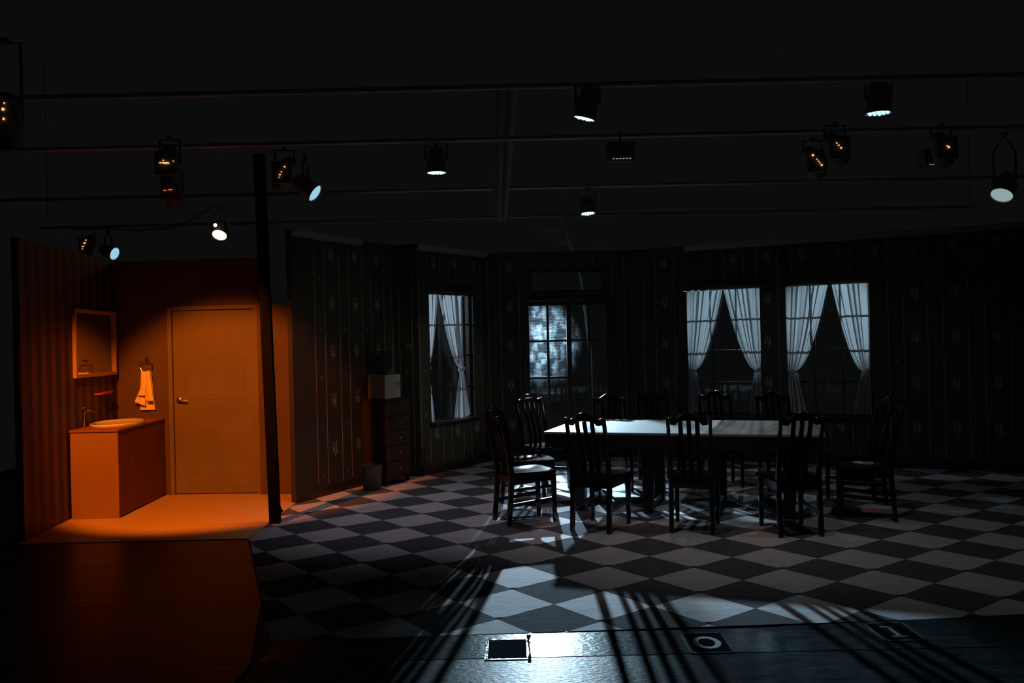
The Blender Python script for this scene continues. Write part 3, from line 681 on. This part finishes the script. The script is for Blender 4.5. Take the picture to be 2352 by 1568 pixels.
# ================================================================ chairs
def chair(loc, rz, label):
    t = thing('dining_chair', label, 'chair', loc, rz, 'dark lacquered dining chairs around the tables')
    xb, xf = 0.165, 0.17
    # seat: rounded saddle
    out = []
    for x, y in ((-0.185, -0.205), (-0.20, 0.02), (-0.225, 0.15)): out.append((x, y))
    for k in range(7):
        a_ = PI - k * (PI / 2) / 6; out.append((-0.155 + 0.072 * math.cos(a_), 0.165 + 0.072 * math.sin(a_)))
    out.append((0, 0.252))
    out += [(-x, y) for x, y in out[:-1][::-1]]
    bm = bmesh.new(); rings = []
    levels = [(0.94, 0.425), (1.0, 0.435), (1.0, 0.448), (0.975, 0.456), (0.86, 0.455), (0.6, 0.447), (0.3, 0.445)]
    for s_, z in levels:
        rings.append([bm.verts.new((x * s_, 0.02 + (y - 0.02) * s_, z)) for x, y in out])
    n = len(out)
    for i in range(len(rings) - 1):
        for k in range(n): bm.faces.new((rings[i][k], rings[i][(k + 1) % n], rings[i + 1][(k + 1) % n], rings[i + 1][k]))
    bm.faces.new(rings[0][::-1]); bm.faces.new(rings[-1]); bmesh.ops.recalc_face_normals(bm, faces=bm.faces)
    obj('seat', bm, M_seat, t, smooth=True)
    for s_ in (-1, 1):
        bm = bmesh.new()
        sweep(bm, [(s_ * xb, -0.225, 0.001), (s_ * xb, -0.200, 0.25), (s_ * xb, -0.190, 0.45), (s_ * xb, -0.215, 0.62), (s_ * (xb + 0.002), -0.252, 0.80), (s_ * (xb + 0.004), -0.290, 0.935), (s_ * (xb + 0.004), -0.297, 0.958)],
              [(0.017, 0.018), (0.018, 0.022), (0.018, 0.023), (0.017, 0.019), (0.015, 0.015), (0.014, 0.013), (0.010, 0.009)], 4)
        obj('rear_leg', bm, M_chairf, t, bevel=0.004, smooth=True)
        bm = bmesh.new()
        sweep(bm, [(s_ * xf, 0.215, 0.001), (s_ * xf, 0.21, 0.30), (s_ * xf, 0.205, 0.424)], [(0.015, 0.015), (0.019, 0.019), (0.021, 0.021)], 4)
        obj('front_leg', bm, M_chairf, t, bevel=0.003, smooth=True)
        obj('side_rail', B(s_ * 0.165 - 0.010, s_ * 0.165 + 0.010, -0.17, 0.19, 0.365, 0.4245), M_chairf, t)
        bm = bmesh.new(); sweep(bm, [(s_ * 0.165, -0.195, 0.175), (s_ * 0.17, 0.20, 0.205)], (0.009, 0.015), 4); obj('side_stretcher', bm, M_chairf, t)
    obj('front_rail', B(-0.150, 0.150, 0.195, 0.215, 0.365, 0.4245), M_chairf, t)
    obj('rear_rail', B(-0.147, 0.147, -0.205, -0.183, 0.365, 0.4245), M_chairf, t)
    # crest rail
    N = 28; xs_ = [-0.152 + 0.304 * k / N for k in range(N + 1)]
    def top(x):
        a_ = abs(x); return 1.003 - 0.055 * (0.5 - 0.5 * math.cos(min(1, a_ / 0.125) * PI)) + (0.010 * max(0, (a_ - 0.13) / 0.022))
    def bot(x):
        a_ = abs(x); 
        if a_ < 0.085: return 0.930 - 0.010 * (a_ / 0.085) ** 2
        return 0.920 - 0.030 * math.sin(min(1, (a_ - 0.085) / 0.030) * PI / 2) + 0.006 * max(0, (a_ - 0.115) / 0.037)
    def yc(z, x): return -0.292 - (z - 0.95) * 0.30 - 0.018 * (1 - (x / 0.152) ** 2)
    bm = bmesh.new(); R_ = []
    for x in xs_:
        zt, zb = top(x), bot(x)
        R_.append([bm.verts.new((x, yc(zb, x) + 0.010, zb)), bm.verts.new((x, yc(zt, x) + 0.010, zt)), bm.verts.new((x, yc(zt, x) - 0.012, zt)), bm.verts.new((x, yc(zb, x) - 0.012, zb))])
    for i in range(N):
        for k in range(4): bm.faces.new((R_[i][k], R_[i][(k + 1) % 4], R_[i + 1][(k + 1) % 4], R_[i + 1][k]))
    bm.faces.new(R_[0]); bm.faces.new(R_[-1][::-1]); bmesh.ops.recalc_face_normals(bm, faces=bm.faces)
    obj('crest_rail', bm, M_chair, t, bevel=0.004, smooth=True)
    for xt, xb_ in ((-0.068, -0.062), (0.0, 0.0), (0.068, 0.062)):
        bm = bmesh.new()
        zs = [0.455, 0.52, 0.60, 0.70, 0.80, 0.88, 0.928]
        ys = [-0.178, -0.175, -0.188, -0.222, -0.264, -0.290, -0.300]
        sweep(bm, [(xb_ + (xt - xb_) * (z - 0.455) / 0.473, y, z) for z, y in zip(zs, ys)], (0.018, 0.005), 4)
        obj('back_slat', bm, M_chair, t, bevel=0.002, smooth=True)
    return t
GCH = 'dark lacquered dining chairs around the tables'
specs = [
    ((0.08, 7.655), 23, 'nearest chair at the left table end, seen side-on and facing right'),
    ((0.725, 7.31), 61, 'leftmost of the three front chairs with backs to the viewer'),
    ((1.50, 7.18), 72, 'middle one of the three front chairs with backs to the viewer'),
    ((2.245, 7.0), 92.6, 'rightmost of the three front chairs, back square to the viewer'),
    ((0.12, 8.38), 14, 'farther chair at the left table end, mostly hidden by the nearer one'),
    ((0.33, 9.40), -58, 'dark red chair at the back left corner, turned towards the viewer before the garden door'),
    ((1.05, 9.16), -90, 'reddish chair behind the table in front of the right door leaf'),
    ((1.60, 9.52), -86, 'reddish chair behind the table between the garden door and first right window'),
    ((2.24, 9.27), -92, 'black silhouetted chair behind the table before the first right window'),
    ((2.78, 8.96), -94, 'black silhouetted chair behind the table between the two right windows'),
    ((3.07, 7.47), 157, 'nearer chair at the right table end, side-on facing left'),
    ((3.25, 8.17), 176, 'farther chair at the right table end, half hidden and facing left'),
]
proto = None
for (x, y), a_, lab in specs:
    rz = math.radians(a_ - 90)
    if proto is None: proto = chair((x, y, 0), rz, lab)
    else: dup(proto, (x, y, 0), rz, lab, GCH)

# ================================================================ floor signs
def sign(x0, x1, y0, y1, label, letter, curl=False):
    r = thing('floor_sign', label, 'sign', (0, 0, 0.0), 0, 'taped black cards along the front of the stage floor')
    obj('sign_card', B(x0, x1, y0, y1, 0.0008, 0.002), M_plate, r)
    bm = bmesh.new(); t_ = 0.012
    for q in ((x0 - 0.004, x0 + t_, y0, y1), (x1 - t_, x1 + 0.004, y0, y1), (x0, x1, y1 - t_, y1 + 0.004), (x0, x1, y0 - 0.004, y0 + t_)):
        box(bm, q[0], q[1], q[2], q[3], 0.0022, 0.0034)
    obj('tape_edge', bm, M_tape, r)
    if curl:
        bm = bmesh.new(); sweep(bm, [(x1 + 0.002, y0 - 0.005, 0.008), (x1 + 0.006, y0 + 0.08, 0.006), (x1 + 0.0, y1 - 0.05, 0.007), (x1 + 0.004, y1 + 0.01, 0.016)], [(0.010, 0.004), (0.003, 0.004), (0.004, 0.004), (0.014, 0.004)], 6); obj('tape_curl', bm, M_plate, r, smooth=True)
    cx, cy = (x0 + x1) / 2, (y0 + y1) / 2
    if letter == 'O':
        bm = bmesh.new(); n = 40; ra, rb, ia, ib = 0.073, 0.088, 0.043, 0.062; A = []; 
        for k in range(n):
            t = 2 * PI * k / n; A.append((bm.verts.new((cx + ra * math.cos(t), cy + rb * math.sin(t), 0.0026)), bm.verts.new((cx + ia * math.cos(t), cy + ib * math.sin(t), 0.0026))))
        for k in range(n): bm.faces.new((A[k][0], A[(k + 1) % n][0], A[(k + 1) % n][1], A[k][1]))
        obj('letter_O', bm, M_letter, r)
    if letter == 'I':
        bm = bmesh.new(); box(bm, cx - 0.012, cx + 0.012, cy - 0.075, cy + 0.075, 0.0022, 0.0026)
        for s_ in (-1, 1): box(bm, cx - 0.045, cx + 0.045, cy + s_ * 0.075 - 0.008, cy + s_ * 0.075 + 0.008, 0.0022, 0.0026)
        obj('letter_I', bm, M_letter, r)
sign(-0.172, 0.05, 4.305, 4.60, 'blank black card with glossy taped edges on the brightly lit floor', None, True)
sign(0.872, 1.094, 4.33, 4.627, 'black card with grey letter O taped to the front floor', 'O')
sign(1.90, 2.117, 4.44, 4.72, 'black card with a faint grey letter I, farthest right on the front floor', 'I')

# ================================================================ lighting rig
def lantern(name, loc, aim, label, r, length, lens_mat, kind='led', group='stage lanterns hanging in the dark rig'):
    """black can; local -Z is the beam direction"""
    root = thing(name, label, 'stage light', loc, 0, group)
    q = Vector(aim).normalized().to_track_quat('-Z', 'Y').to_matrix().to_4x4()
    bm = bmesh.new(); lathe(bm, [(r * 1.06, 0.0), (r * 1.08, 0.02), (r * 1.0, length * 0.6), (r * 0.75, length), (r * 0.4, length * 1.05)], 24, q, closed=False); obj('lantern_body', bm, M_can, root, smooth=True)
    if kind == 'led':
        bm = bmesh.new(); lathe(bm, [(r, 0.012), (r, 0.016)], 24, q); obj('lens_plate', bm, emis('led_plate', (0.10, 0.28, 0.36), 1.0) if 'led_plate' not in bpy.data.materials else bpy.data.materials['led_plate'], root)
        bm = bmesh.new()
        for i in range(-2, 3):
            for j in range(-2, 3):
                x = (i + 0.5 * (j % 2)) * r * 0.40; y = j * r * 0.36
                if math.hypot(x, y) < r * 0.9:
                    lathe(bm, [(r * 0.155, 0.010), (r * 0.12, 0.0), (0.001, -0.004)], 10, q @ Matrix.Translation((x, y, 0)), closed=False)
        obj('led_lenses', bm, lens_mat, root)
    else:
        bm = bmesh.new(); lathe(bm, [(r, 0.010), (r * 0.8, -0.002), (r * 0.4, -0.010), (0.001, -0.013)], 28, q, closed=False); obj('lens', bm, lens_mat, root, smooth=True)
    # yoke + clamp up to the pipe
    hz = 3.46 - loc[2]
    top = Vector((0, 0, hz - 0.05))
    side = Vector((1, 0, 0)) if abs(Vector(aim).normalized().x) < 0.8 else Vector((0, 1, 0))
    c = q @ Vector((0, 0, length * 0.5))
    bm = bmesh.new(); sweep(bm, [c + side * r * 1.1, c + side * r * 1.15 + Vector((0, 0, hz * 0.5)), Vector((c.x, c.y, hz - 0.06)), c - side * r * 1.15 + Vector((0, 0, hz * 0.5)), c - side * r * 1.1], (0.012, 0.003), 4); obj('yoke', bm, M_can, root)
    bm = bmesh.new(); box(bm, c.x - 0.02, c.x + 0.02, c.y - 0.03, c.y + 0.03, hz - 0.065, hz - 0.022); obj('clamp', bm, M_can, root)
    return root
lantern('stage_lantern', (-0.66, 7.9, 3.17), (0.0, 0.03, -1), 'cold LED lantern pointing straight down above the left floor, middle of the rig', 0.088, 0.22, E_cold)
lantern('stage_lantern', (2.78, 6.4, 3.24), (0, 0.04, -1), 'teal LED lantern pointing down, highest in the picture at right', 0.088, 0.22, E_green)
lantern('stage_lantern', (0.96, 10.4, 3.13), (0.05, -0.10, -1), 'cold LED lantern above the back of the set, over the garden door', 0.088, 0.20, E_cold)
lantern('stage_lantern', (0.56, 6.2, 3.20), (-0.25, 0.12, -1), 'cold LED lantern tilted away, alone above centre, half lens showing', 0.075, 0.22, E_cold)
lantern('stage_lantern', (-1.85, 8.2, 3.06), (0.85, -0.12, -0.62), 'round lantern with blue-white lens tilted to the right above the left wall', 0.085, 0.24, E_dimcold, 'lens')
lantern('stage_lantern', (-6.0, 13.0, 3.07), (0.90, -0.22, -0.36), 'small blue-violet lens just above the striped bathroom wall', 0.095, 0.24, E_dimcold, 'lens')
lantern('stage_lantern', (4.55, 7.9, 2.84), (-0.50, -0.35, -0.80), 'grey-green lens tilted left at the far right of the rig', 0.092, 0.24, E_dimgrey, 'lens')
ol = lantern('stage_lantern', (-3.73, 11.0, 3.05), (-0.02, -0.62, -0.78), 'glowing orange-white lantern above the bathroom wall', 0.088, 0.22, E_warm, 'lens')
bm = bmesh.new(); bmesh.ops.create_uvsphere(bm, u_segments=14, v_segments=8, radius=0.022); obj('flare_dot', bm, E_warm, ol, mw=Matrix.Translation((0.005, -0.16, 0.11)), smooth=True)  # glowing ball added as the flare dot above the lens
def vented(loc, label, slots, m, tilt):
    root = thing('vented_lantern', label, 'stage light', loc, 0, 'black lanterns with glowing vents')
    q = Matrix.Rotation(tilt, 4, 'Y')
    bm = bmesh.new(); lathe(bm, [(0.08, -0.14), (0.08, 0.10), (0.05, 0.16)], 20, q @ Matrix.Rotation(0.5, 4, 'X')); obj('lantern_body', bm, M_can, root, smooth=True)
    for k, (dx, dz, w_, h_) in enumerate(slots):
        obj('vent_slot', B(dx - w_, dx + w_, -0.128, -0.120, dz - h_, dz + h_), m, root)
    obj('vent_plate', B(-0.09, 0.09, -0.118, -0.085, -0.10, 0.10, M=None), M_can, root)
    hz = 3.46 - loc[2]
    bm = bmesh.new(); sweep(bm, [(0.088, 0, 0), (0.088, 0, hz - 0.05), (-0.088, 0, hz - 0.05), (-0.088, 0, 0)], (0.010, 0.003), 4); box(bm, -0.02, 0.02, -0.03, 0.03, hz - 0.05, hz - 0.022); obj('yoke', bm, M_can, root)
vented((-2.92, 5.0, 2.95), 'lantern with scattered yellow vent glints at the far left edge', [(-0.045, 0.0, 0.009, 0.009), (0.05, 0.04, 0.006, 0.007), (0.052, -0.015, 0.004, 0.006), (0.005, -0.04, 0.005, 0.005), (0.058, 0.075, 0.002, 0.004)], E_vent, 0.3)
vented((-2.92, 7.4, 3.19), 'lantern with a bright flat orange vent streak, upper left', [(-0.005, -0.002, 0.040, 0.003), (0.015, -0.008, 0.025, 0.003), (-0.01, 0.018, 0.004, 0.003), (0.075, 0.010, 0.004, 0.003)], E_vent, 0.2)
vented((-3.40, 8.7, 3.20), 'lantern with a short red vent streak below the orange one', [(0.01, 0.0, 0.022, 0.004), (-0.045, -0.006, 0.015, 0.002)], E_ventr, 0.2)
vented((-2.06, 7.9, 3.19), 'lantern with a slanted row of orange vent dots, left of the blue-white lens', [(0.03, 0.045, 0.006, 0.005), (0.0, 0.0, 0.004, 0.004), (-0.015, -0.025, 0.007, 0.005), (-0.022, -0.05, 0.003, 0.003)], E_vent, 0.6)
vented((-6.2, 12.6, 3.16), 'distant lantern with slanted orange vent dots beside the small violet lens', [(0.02, 0.06, 0.008, 0.006), (0.0, 0.02, 0.012, 0.010), (-0.025, -0.03, 0.010, 0.008), (-0.035, -0.065, 0.005, 0.005)], E_vent, 0.6)
vented((2.85, 8.0, 3.20), 'lantern with a thin slanting line of orange vents, right side and lower', [(-0.04, 0.05, 0.008, 0.008), (-0.005, 0.012, 0.004, 0.004), (0.01, -0.006, 0.004, 0.004), (0.022, -0.022, 0.004, 0.004), (0.038, -0.042, 0.007, 0.007)], E_vent, -0.6)
vented((2.85, 7.45, 3.20), 'lantern with three tiny orange vent dots, right side and higher', [(-0.03, 0.035, 0.005, 0.004), (-0.014, 0.015, 0.005, 0.004), (0.006, -0.008, 0.006, 0.006)], E_vent, -0.6)
vented((3.85, 7.6, 3.21), 'lantern with one small orange glint above the right louvred flood', [(0.006, 0.0, 0.007, 0.008), (-0.008, 0.012, 0.006, 0.002)], E_vent, -0.5)
def flood(loc, label, tilt):
    r = thing('flood_light', label, 'stage light', loc, tilt, 'black louvred floods')
    obj('flood_body', B(-0.12, 0.12, -0.06, 0.06, 0.0, 0.16), M_can, r, bevel=0.006)
    for k in range(6): obj('edge_glint', B(-0.075 + k * 0.029, -0.060 + k * 0.029, -0.070, -0.0605, 0.002, 0.010), E_edge, r)
    bm = bmesh.new(); prism(bm, [(-0.13, -0.012), (0.12, -0.018), (0.10, -0.002), (-0.10, -0.002)], -0.09, -0.05, 'xz'); obj('barn_door', bm, mat('flood_barn_door', (0.10, 0.11, 0.12), 0.3), r)
    bm = bmesh.new(); hz = 3.46 - loc[2]; sweep(bm, [(0, 0, 0.16), (0, 0, hz - 0.022)], 0.012, 8); obj('hanger', bm, M_can, r)
flood((1.0, 7.6, 3.18), 'louvred flood with a row of added glowing edge glints, above centre right', 0.0)
flood((4.07, 8.2, 3.18), 'louvred flood with added glowing edge glints, upper right', 0.15)
for i, (y, lab) in enumerate(((6.25, 'nearest black lighting pipe across the stage'), (7.85, 'second black lighting pipe across the stage'), (10.4, 'third black lighting pipe, over the back of the set'), (12.8, 'farthest black lighting pipe behind the set'))):
    bm = bmesh.new(); sweep(bm, [(-7, y, 3.46), (7, y, 3.46)], 0.021, 10); p = thing('lighting_pipe', lab, 'pipe', (0, 0, 0), 0, 'black lighting pipes of the rig'); obj('pipe_tube', bm, M_pipe, p, smooth=True)
    for x in (-6.9, 6.9):
        bm = bmesh.new(); sweep(bm, [(x, y, 3.481), (x, y, 6.0)], 0.006, 6); obj('drop_wire', bm, M_pipe, p)
# swagged cable, drape and bare tree behind the set
bm = bmesh.new(); pts = [(-5.6, 10.95, 3.16), (-5.24, 11, 3.175), (-4.75, 11, 3.14), (-4.35, 11, 3.16), (-4.12, 11, 3.24), (-3.90, 11, 3.37), (-3.78, 11.0, 3.43)]
sweep(bm, pts, 0.010, 8); tag(obj('power_cable', bm, mat('brown_cable', (0.10, 0.05, 0.035), 0.5), smooth=True), 'thin brown cable sagging above the bathroom wall to the orange lantern', 'cable')
bm = bmesh.new(); 
N = 16; top_ = []; bo = []
for k in range(N + 1):
    u = k / N; top_.append((-0.13 + 0.26 * u, 9.0 + 0.02 * math.sin(u * 14), 4.3)); bo.append((-0.155 + 0.125 * u, 9.0 + 0.012 * math.sin(u * 14), 2.86))
for L_ in (0.0, 0.006):
    pass
vt = [[bm.verts.new((p[0], p[1] + d, p[2])) for p in row] for row in (top_, bo) for d in (0, 0.006)]
for k in range(N):
    bm.faces.new((vt[0][k], vt[0][k + 1], vt[2][k + 1], vt[2][k])); bm.faces.new((vt[1][k], vt[3][k], vt[3][k + 1], vt[1][k + 1]))
    bm.faces.new((vt[0][k], vt[1][k], vt[1][k + 1], vt[0][k + 1])); bm.faces.new((vt[2][k], vt[2][k + 1], vt[3][k + 1], vt[3][k]))
bm.faces.new((vt[0][0], vt[2][0], vt[3][0], vt[1][0])); bm.faces.new((vt[0][N], vt[1][N], vt[3][N], vt[2][N]))
bmesh.ops.recalc_face_normals(bm, faces=bm.faces)
tag(obj('hanging_drape', bm, M_drape, smooth=True), 'narrow black drape hanging in the dark above centre, narrowing downward', 'drape')
tr = thing('bare_tree', 'small leafless tree rising behind the set above the garden door', 'tree', (1.15, 12.6, 0))
rnd = random.Random(3)
bm = bmesh.new(); sweep(bm, [(0, 0, -0.01), (0.0, 0, 1.4), (-0.12, 0, 2.6), (-0.32, 0, 3.2)], [0.035, 0.03, 0.022, 0.014], 8); obj('trunk', bm, M_bark, tr, smooth=True)
for p in ([(-0.32, 0, 3.2), (-0.30, 0.02, 3.40), (-0.18, 0.03, 3.60), (-0.06, 0.05, 3.75)], [(-0.32, 0, 3.2), (-0.36, 0, 3.42), (-0.34, -0.03, 3.62), (-0.30, -0.05, 3.75)], [(-0.32, 0.0, 3.2), (-0.24, 0, 3.36), (0.02, 0, 3.48)], [(-0.32, 0, 3.2), (-0.7, 0, 3.22), (-0.95, 0, 3.36)], [(-0.26, 0, 3.0), (-0.6, 0.05, 3.15), (-0.85, 0.1, 3.2)], [(-0.34, 0, 3.5), (-0.40, 0, 3.62), (-0.42, 0, 3.78)], [(-0.12, 0, 2.7), (0.2, 0, 3.05), (0.4, 0, 3.15)]):
    bm = bmesh.new(); sweep(bm, p, [0.013 - 0.010 * k / (len(p) - 1) for k in range(len(p))], 6); obj('branch', bm, M_bark, tr, smooth=True)
# lantern body behind the garden door that gives the backlight
bl = thing('floor_lantern_stand', 'black lantern on a stand outside behind the garden door', 'stage light', (0.385, 13.12, -0.012), 0)
bm = bmesh.new(); sweep(bm, [(0, 0, 0.0), (0, 0, 2.2)], 0.016, 10); obj('stand_pole', bm, M_can, bl, smooth=True)
bm = bmesh.new(); lathe(bm, [(0.30, 0.0), (0.30, 0.02), (0.03, 0.03)], 24); obj('stand_base', bm, M_can, bl)
bm = bmesh.new(); lathe(bm, [(0.07, -0.03), (0.10, 0.06), (0.08, 0.26)], 20, Matrix.Translation((0, 0, 2.27)) @ Matrix.Rotation(-PI / 2 - 0.2, 4, 'X')); obj('lantern_body', bm, M_can, bl, smooth=True)
